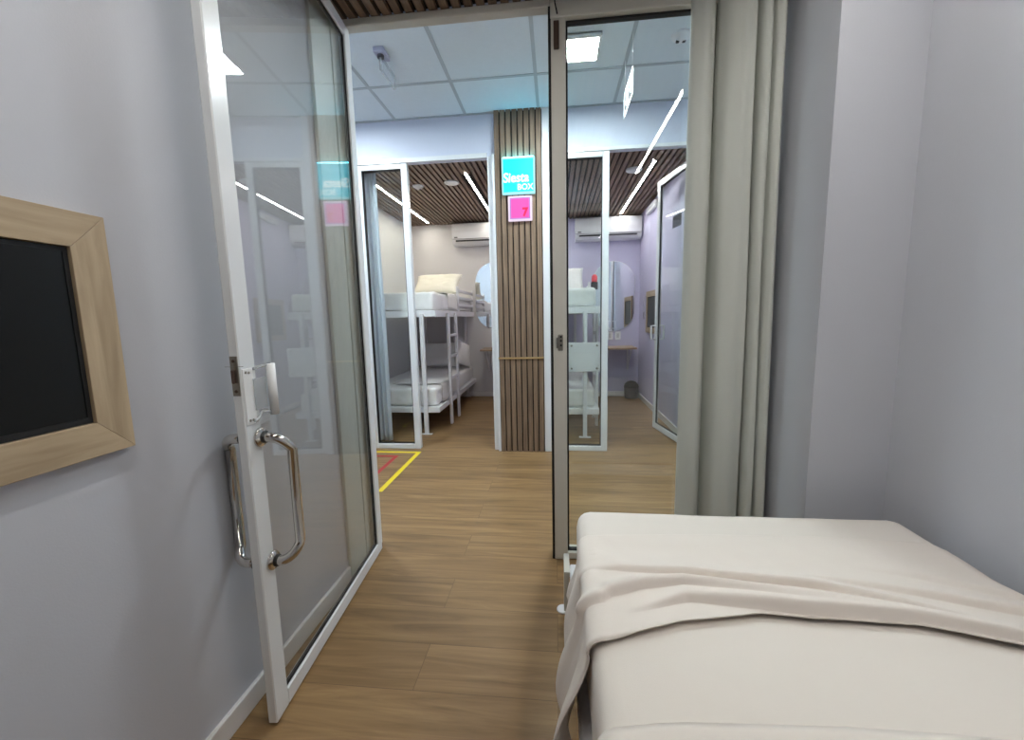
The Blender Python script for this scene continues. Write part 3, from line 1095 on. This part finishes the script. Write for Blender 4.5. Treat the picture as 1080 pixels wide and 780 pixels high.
ck = [(.536, .045), (.540, .030), (.560, .012), (.590, .004), (.612, .020), (.622, .045), (.634, .060), (.640, .030), (.655, -.010), (.690, -.022), (.725, -.020),
      (.748, -.006), (.757, .040), (.750, .060), (.757, .045), (.762, -.015), (.776, -.032), (.790, -.020), (.797, .006), (.804, -.022), (.818, -.034), (.832, -.022), (.840, .01), (.842, .03)]
ck = [(x, y - .17 * max(0, x - .60)) for x, y in ck]
curtain('curtain', ck, .03, 2.400, 1.795, MT['curtain'], 'tall grey green curtain gathered at the right of the glass partition', .06, .536)
t = thing('curtain_track', 'slim grey ceiling track above the gathered curtain', 'curtain track', (.45, 1.78, ZO))
bm = bmesh.new()
box(bm, -.42, .42, -.014, .014, -.016, 0, bev=.002)
obj('rail', bm, MT['alu'], t)

ka = []
for i in range(8):
    ka.append((-1.672 + i * .021, (.009 if i % 2 else -.009)))
curtain('curtain', ka, .03, 2.40, 3.60, MT['curtain_a'], 'pale blue grey curtain bunched behind the left cubicle glass', .05, -1.675, 30)


# ------------------------------------------------------------------ bunk beds
BW, BL = .86, 1.93
def bunk(loc, label):
    """origin at front left floor corner; x across, y along"""
    t = thing('bunk_bed', label, 'bunk bed', loc, 0, 'white steel bunk beds')
    for nm, za, zb in (('upper_platform', 1.160, 1.225), ('lower_platform', .215, .272)):
        bm = bmesh.new()
        box(bm, 0, BW, 0, .035, za, zb, bev=.004); box(bm, 0, BW, BL - .035, BL, za, zb, bev=.004)
        box(bm, 0, .035, .035, BL - .035, za, zb, bev=.004); box(bm, BW - .035, BW, .035, BL - .035, za, zb, bev=.004)
        for k in range(10):
            y = .10 + k * .185
            box(bm, .035, BW - .035, y, y + .05, zb - .02, zb - .004)
        box(bm, .035, BW - .035, .035, BL - .035, zb - .0035, zb)
        obj(nm, bm, MT['steel_white'], t)
    for px in (.135, BW - .135):
        for py in (-.018, BL + .003):
            bm = bmesh.new()
            box(bm, px - .019, px + .019, py - .017, py + .017, .004, 1.19, bev=.004)
            l = obj('post', bm, MT['steel_white'], t)
            bm = bmesh.new()
            box(bm, px - .055, px + .055, py - .022, py + .022, 0, .005, bev=.001)
            obj('foot_plate', bm, MT['steel_white'], l)
    # ladder on the open side
    ld = bmesh.new()
    for y in (.41, .75):
        box(ld, BW + .001, BW + .028, y - .024, y + .024, 0, 1.20, bev=.003)
    lad = obj('ladder', ld, MT['steel_white'], t)
    for z in (.50, .73, .96):
        bm = bmesh.new()
        box(bm, BW + .002, BW + .024, .43, .73, z - .013, z + .013, bev=.002)
        obj('rung', bm, MT['steel_white'], lad)
    bm = bmesh.new()
    box(bm, BW - .03, BW - .005, 1.00, 1.03, 1.22, 1.52, bev=.003)
    box(bm, BW - .03, BW - .005, BL - .03, BL, 1.22, 1.52, bev=.003)
    for z in (1.30, 1.385, 1.47):
        box(bm, BW - .028, BW - .008, 1.03, BL - .03, z - .018, z + .018, bev=.003)
    obj('guard_rail', bm, MT['steel_white'], t)
    return t


BA, BB = (-1.15 - BW, 3.925), (.40 - BW + .005, 3.87)
bkA = bunk((BA[0], BA[1], 0), 'white steel bunk bed with a ladder in the left cubicle')
bkB = copy_tree(bkA)
bkB.location = (BB[0], BB[1], 0)
bkB['label'] = 'white steel bunk bed with a square end board in the right cubicle'
bm = bmesh.new()
box(bm, .565, .865, -.050, -.036, .630, .900, bev=.004, seg=2)
pl = obj('end_board', bm, MT['ac'], bkB)
for x in (.60, .83):
    for z in (.66, .87):
        bm = bmesh.new()
        cyl(bm, (x, -.054, z), (x, -.049, z), .010, 14)
        obj('bolt', bm, MT['steel'], pl)


def mattress(bx0, by0, z0, z1, label, seed, mat=None):
    bm = soft_box((bx0 + .025, bx0 + BW - .035, by0 + .03, by0 + BL - .04, z0, z1), .03, (40, 80, 12), .012, 7.0, seed)
    return tag(obj('mattress', bm, mat or MT['white_sheet'], None, True), label, 'mattress', 'mattresses on the bunk beds')


mattress(BA[0], BA[1], 1.227, 1.405, 'white sheeted mattress on the upper bunk of the left cubicle', 11)
mattress(BA[0], BA[1], .274, .455, 'white sheeted mattress on the lower bunk of the left cubicle', 17)
mattress(BB[0], BB[1], 1.227, 1.395, 'white sheeted mattress on the upper bunk of the right cubicle', 23)
mattress(BB[0], BB[1], .274, .455, 'white sheeted mattress on the lower bunk of the right cubicle', 31)


def drape_sheet(x1, y0, y1, z_top, z_bot, x_in, label, seed):
    """sheet lying over the edge of a mattress and hanging down its open side"""
    bm = bmesh.new()
    rows = []
    ny, n1 = 40, 24
    for j in range(ny + 1):
        y = y0 + (y1 - y0) * j / ny
        row = []
        path = [(x_in, z_top), (x1 - .03, z_top + .002), (x1 - .008, z_top - .008), (x1 + .002, z_top - .035), (x1 + .006, z_bot)]
        for i in range(n1 + 1):
            f = i / n1 * 4
            k = min(3, int(f)); q = f - k
            x = path[k][0] * (1 - q) + path[k + 1][0] * q
            z = path[k][1] * (1 - q) + path[k + 1][1] * q
            s = max(0, (f - 2.5)) / 1.5
            x += .010 * s * math.sin(y * 23 + seed) + .006 * noise.noise(Vector((y * 9, i * .3, seed)))
            z += .004 * noise.noise(Vector((y * 8, x * 9, seed + 2))) + .02 * s * math.sin(y * 3 + seed)
            row.append(bm.verts.new((x, y, z)))
        rows.append(row)
    for A, B in zip(rows, rows[1:]):
        for k in range(n1):
            bm.faces.new((A[k], A[k + 1], B[k + 1], B[k]))
    o = obj('folded_sheet', bm, MT['white_sheet'], None, True)
    md = o.modifiers.new('thickness', 'SOLIDIFY'); md.thickness = .003; md.offset = 1
    return tag(o, label, 'sheet', 'folded white sheets over the bunk edges')


drape_sheet(BA[0] + BW - .028, BA[1] + .60, BA[1] + .98, 1.421, 1.240, BA[0] + .30, 'white sheet hanging over the edge of the left upper bunk', 1.3)
drape_sheet(BA[0] + BW - .028, BA[1] + .22, BA[1] + .60, .471, .300, BA[0] + .30, 'white sheet hanging over the edge of the left lower bunk', 4.1)


def pillow(loc, rot, wd, dp, th, label, mat, seed, group='pillows on the bunk beds'):
    o = obj('pillow', pillow_bm(wd, dp, th, seed), mat, None, True)
    o.location = loc; o.rotation_euler = rot
    return tag(o, label, 'pillow', group)


pillow((-1.46, 5.12, 1.56), (math.radians(44), 0, math.radians(-3)), .58, .36, .13, 'plump ivory pillow leaning on the upper bunk of the left cubicle', MT['pillow'], 1)
pillow((-1.62, 5.56, .645), (math.radians(66), 0, 0), .56, .36, .12, 'white pillow propped up on the lower bunk of the left cubicle', MT['white_sheet'], 4)
pillow((-1.245, 5.50, .66), (math.radians(78), math.radians(18), math.radians(70)), .34, .34, .06, 'thin creased white cushion standing at the far end of the left lower bunk', MT['white_sheet'], 8)
pillow((.06, 5.25, 1.575), (math.radians(58), 0, 0), .58, .36, .12, 'white pillow leaning on the upper bunk of the right cubicle', MT['white_sheet'], 6)

t = thing('alarm_beacon', 'small coral red object in a dark holder by the right upper bunk', 'alarm', (.535, D3, 1.60))
bm = bmesh.new()
box(bm, -.045, .045, -.05, 0, -.11, -.01, bev=.004)
obj('holder', bm, MT['grey'], t)
bm = bmesh.new()
lathe(bm, [(.036, -.01), (.040, .02), (.038, .06), (.026, .085), (.01, .092)], 20, (0, -.045, 0))
obj('red_cap', bm, MT['coral'], t)


# ------------------------------------------------------------------ air conditioners
def aircon(x0, label):
    t = thing('air_conditioner', label, 'air conditioner', (x0, D3, 2.13), 0, 'white split air conditioners')
    W = .85
    prof = [(0, 0), (-.12, 0), (-.17, .02), (-.200, .07), (-.207, .16), (-.203, .26), (-.19, .278), (0, .283)]
    bm = bmesh.new()
    A = [bm.verts.new((0, y, z)) for y, z in prof]; B = [bm.verts.new((W, y, z)) for y, z in prof]
    bm.faces.new(A); bm.faces.new(B[::-1])
    for k in range(len(prof)):
        f = bm.faces.new((A[k], A[(k + 1) % len(prof)], B[(k + 1) % len(prof)], B[k]))
    obj('casing', bm, MT['ac'], t)
    bm = bmesh.new()
    box(bm, .05, W - .06, -.206, -.16, .038, .056, bev=.002)
    obj('air_outlet', bm, MT['black'], t)
    bm = bmesh.new()
    m = Matrix.Rotation(math.radians(-28), 4, 'X')
    box(bm, .05, W - .06, -.06, 0, -.004, .004, mat=Matrix.Translation((0, -.145, .012)) @ m)
    obj('louver', bm, MT['ac'], t)
    bm = bmesh.new()
    box(bm, .03, .075, -.2085, -.2, .088, .100, bev=.001)
    obj('badge', bm, MT['grey'], t)
    bm = bmesh.new()
    box(bm, 0.0, W, -.2085, -.2, .072, .0745)
    obj('panel_seam', bm, MT['grey'], t)
    return t


acA = aircon(-1.385, 'white wall air conditioner on the back wall of the left cubicle')
acB = copy_tree(acA)
acB.location = (.272, D3, 2.13)
acB['label'] = 'white wall air conditioner on the lilac back wall of the right cubicle'


# ------------------------------------------------------------------ mirrors, desks, small things
def stadium(w, h, n=24):
    r = w / 2
    pts = []
    for k in range(n + 1):
        a = PI * k / n
        pts.append((r * math.cos(a), h / 2 - r + r * math.sin(a)))
    for k in range(n + 1):
        a = PI + PI * k / n
        pts.append((r * math.cos(a), -h / 2 + r + r * math.sin(a)))
    return pts
def mirror(x, z, w, h, label):
    t = thing('wall_mirror', label, 'mirror', (x, D3, z), 0, 'pill shaped wall mirrors')
    for nm, s, ya, yb, mat in (('backing', .012, -.016, 0, MT['alu_white']), ('mirror_glass', 0, -.020, -.0165, MT['mirror'])):
        bm = bmesh.new()
        P = stadium(w - .0 + s, h + s)
        A = [bm.verts.new((a, ya, b)) for a, b in P]; B = [bm.verts.new((a, yb, b)) for a, b in P]
        bm.faces.new(A); bm.faces.new(B[::-1])
        for k in range(len(P)):
            bm.faces.new((A[k], A[(k + 1) % len(P)], B[(k + 1) % len(P)], B[k]))
        obj(nm, bm, mat, t)
    return t
mirror(-.84, 1.44, .56, .93, 'rounded pill shaped mirror on the back wall of the left cubicle')
mirror(.795, 1.39, .56, .94, 'rounded pill shaped mirror on the lilac back wall of the right cubicle')


def desk(x0, x1, label):
    t = thing('wall_desk', label, 'desk', (x0, D3, .70), 0, 'narrow wall shelves under the mirrors')
    W = x1 - x0
    bm = bmesh.new()
    box(bm, 0, W, -.37, 0, -.012, .013, bev=.002)
    obj('desk_top', bm, MT['oak_x'], t)
    for x in (.06, W - .07):
        bm = bmesh.new()
        box(bm, x, x + .02, -.30, -.003, -.03, -.013)
        box(bm, x, x + .02, -.022, -.002, -.32, -.013)
        mt = Matrix.Translation((x, -.018, -.31)) @ Matrix.Rotation(math.radians(42), 4, 'X')
        box(bm, 0.001, .019, -.008, .008, 0, .385, mat=mt)
        obj('bracket', bm, MT['steel_white'], t)
    return t


dA = desk(-1.02, AX1 - .005, 'narrow wooden wall desk below the mirror of the left cubicle')
dB = desk(.45, 1.055, 'narrow wooden wall desk below the mirror of the right cubicle')

t = thing('pedal_bin', 'small dark grey domed waste bin on the floor under the right desk', 'bin', (1.03, 5.74, 0))
bm = bmesh.new()
lathe(bm, [(.080, 0), (.088, .01), (.096, .15), (.098, .155)], 32)
obj('bin_body', bm, MT['grey'], t)
bm = bmesh.new()
lathe(bm, [(.100, .152), (.100, .165), (.085, .20), (.055, .228), (.02, .24)], 32)
obj('lid', bm, MT['black'], t)


def outlet(x, label):
    t = thing('wall_socket', label, 'socket', (x, D3, .855), 0, 'white wall sockets above the desk')
    bm = bmesh.new()
    box(bm, -.038, .038, -.010, 0, -.058, .058, bev=.004, seg=2)
    obj('cover_plate', bm, MT['white'], t)
    bm = bmesh.new()
    box(bm, -.017, .017, -.0125, -.009, -.03, .03, bev=.002)
    obj('socket_face', bm, surf('off_white_socket', (205, 205, 205), .4), t)
outlet(.86, 'white wall socket above the right desk, right one of the pair')
outlet(.755, 'white wall socket above the right desk, beside the window stile')

t = thing('wall_handset', 'slim pale handset hanging on the lilac wall left of the small television', 'intercom', (BX1, 5.52, 1.27))
bm = bmesh.new()
box(bm, -.022, 0, -.03, .03, -.10, .10, bev=.008, seg=2)
obj('handset', bm, surf('pale_lilac_plastic', (196, 192, 212), .4), t)
bm = bmesh.new()
tube(bm, [(-.012, 0, -.10), (-.014, .006, -.15), (-.010, 0, -.19)], .003, 8)
obj('cord', bm, MT['grey'], t)
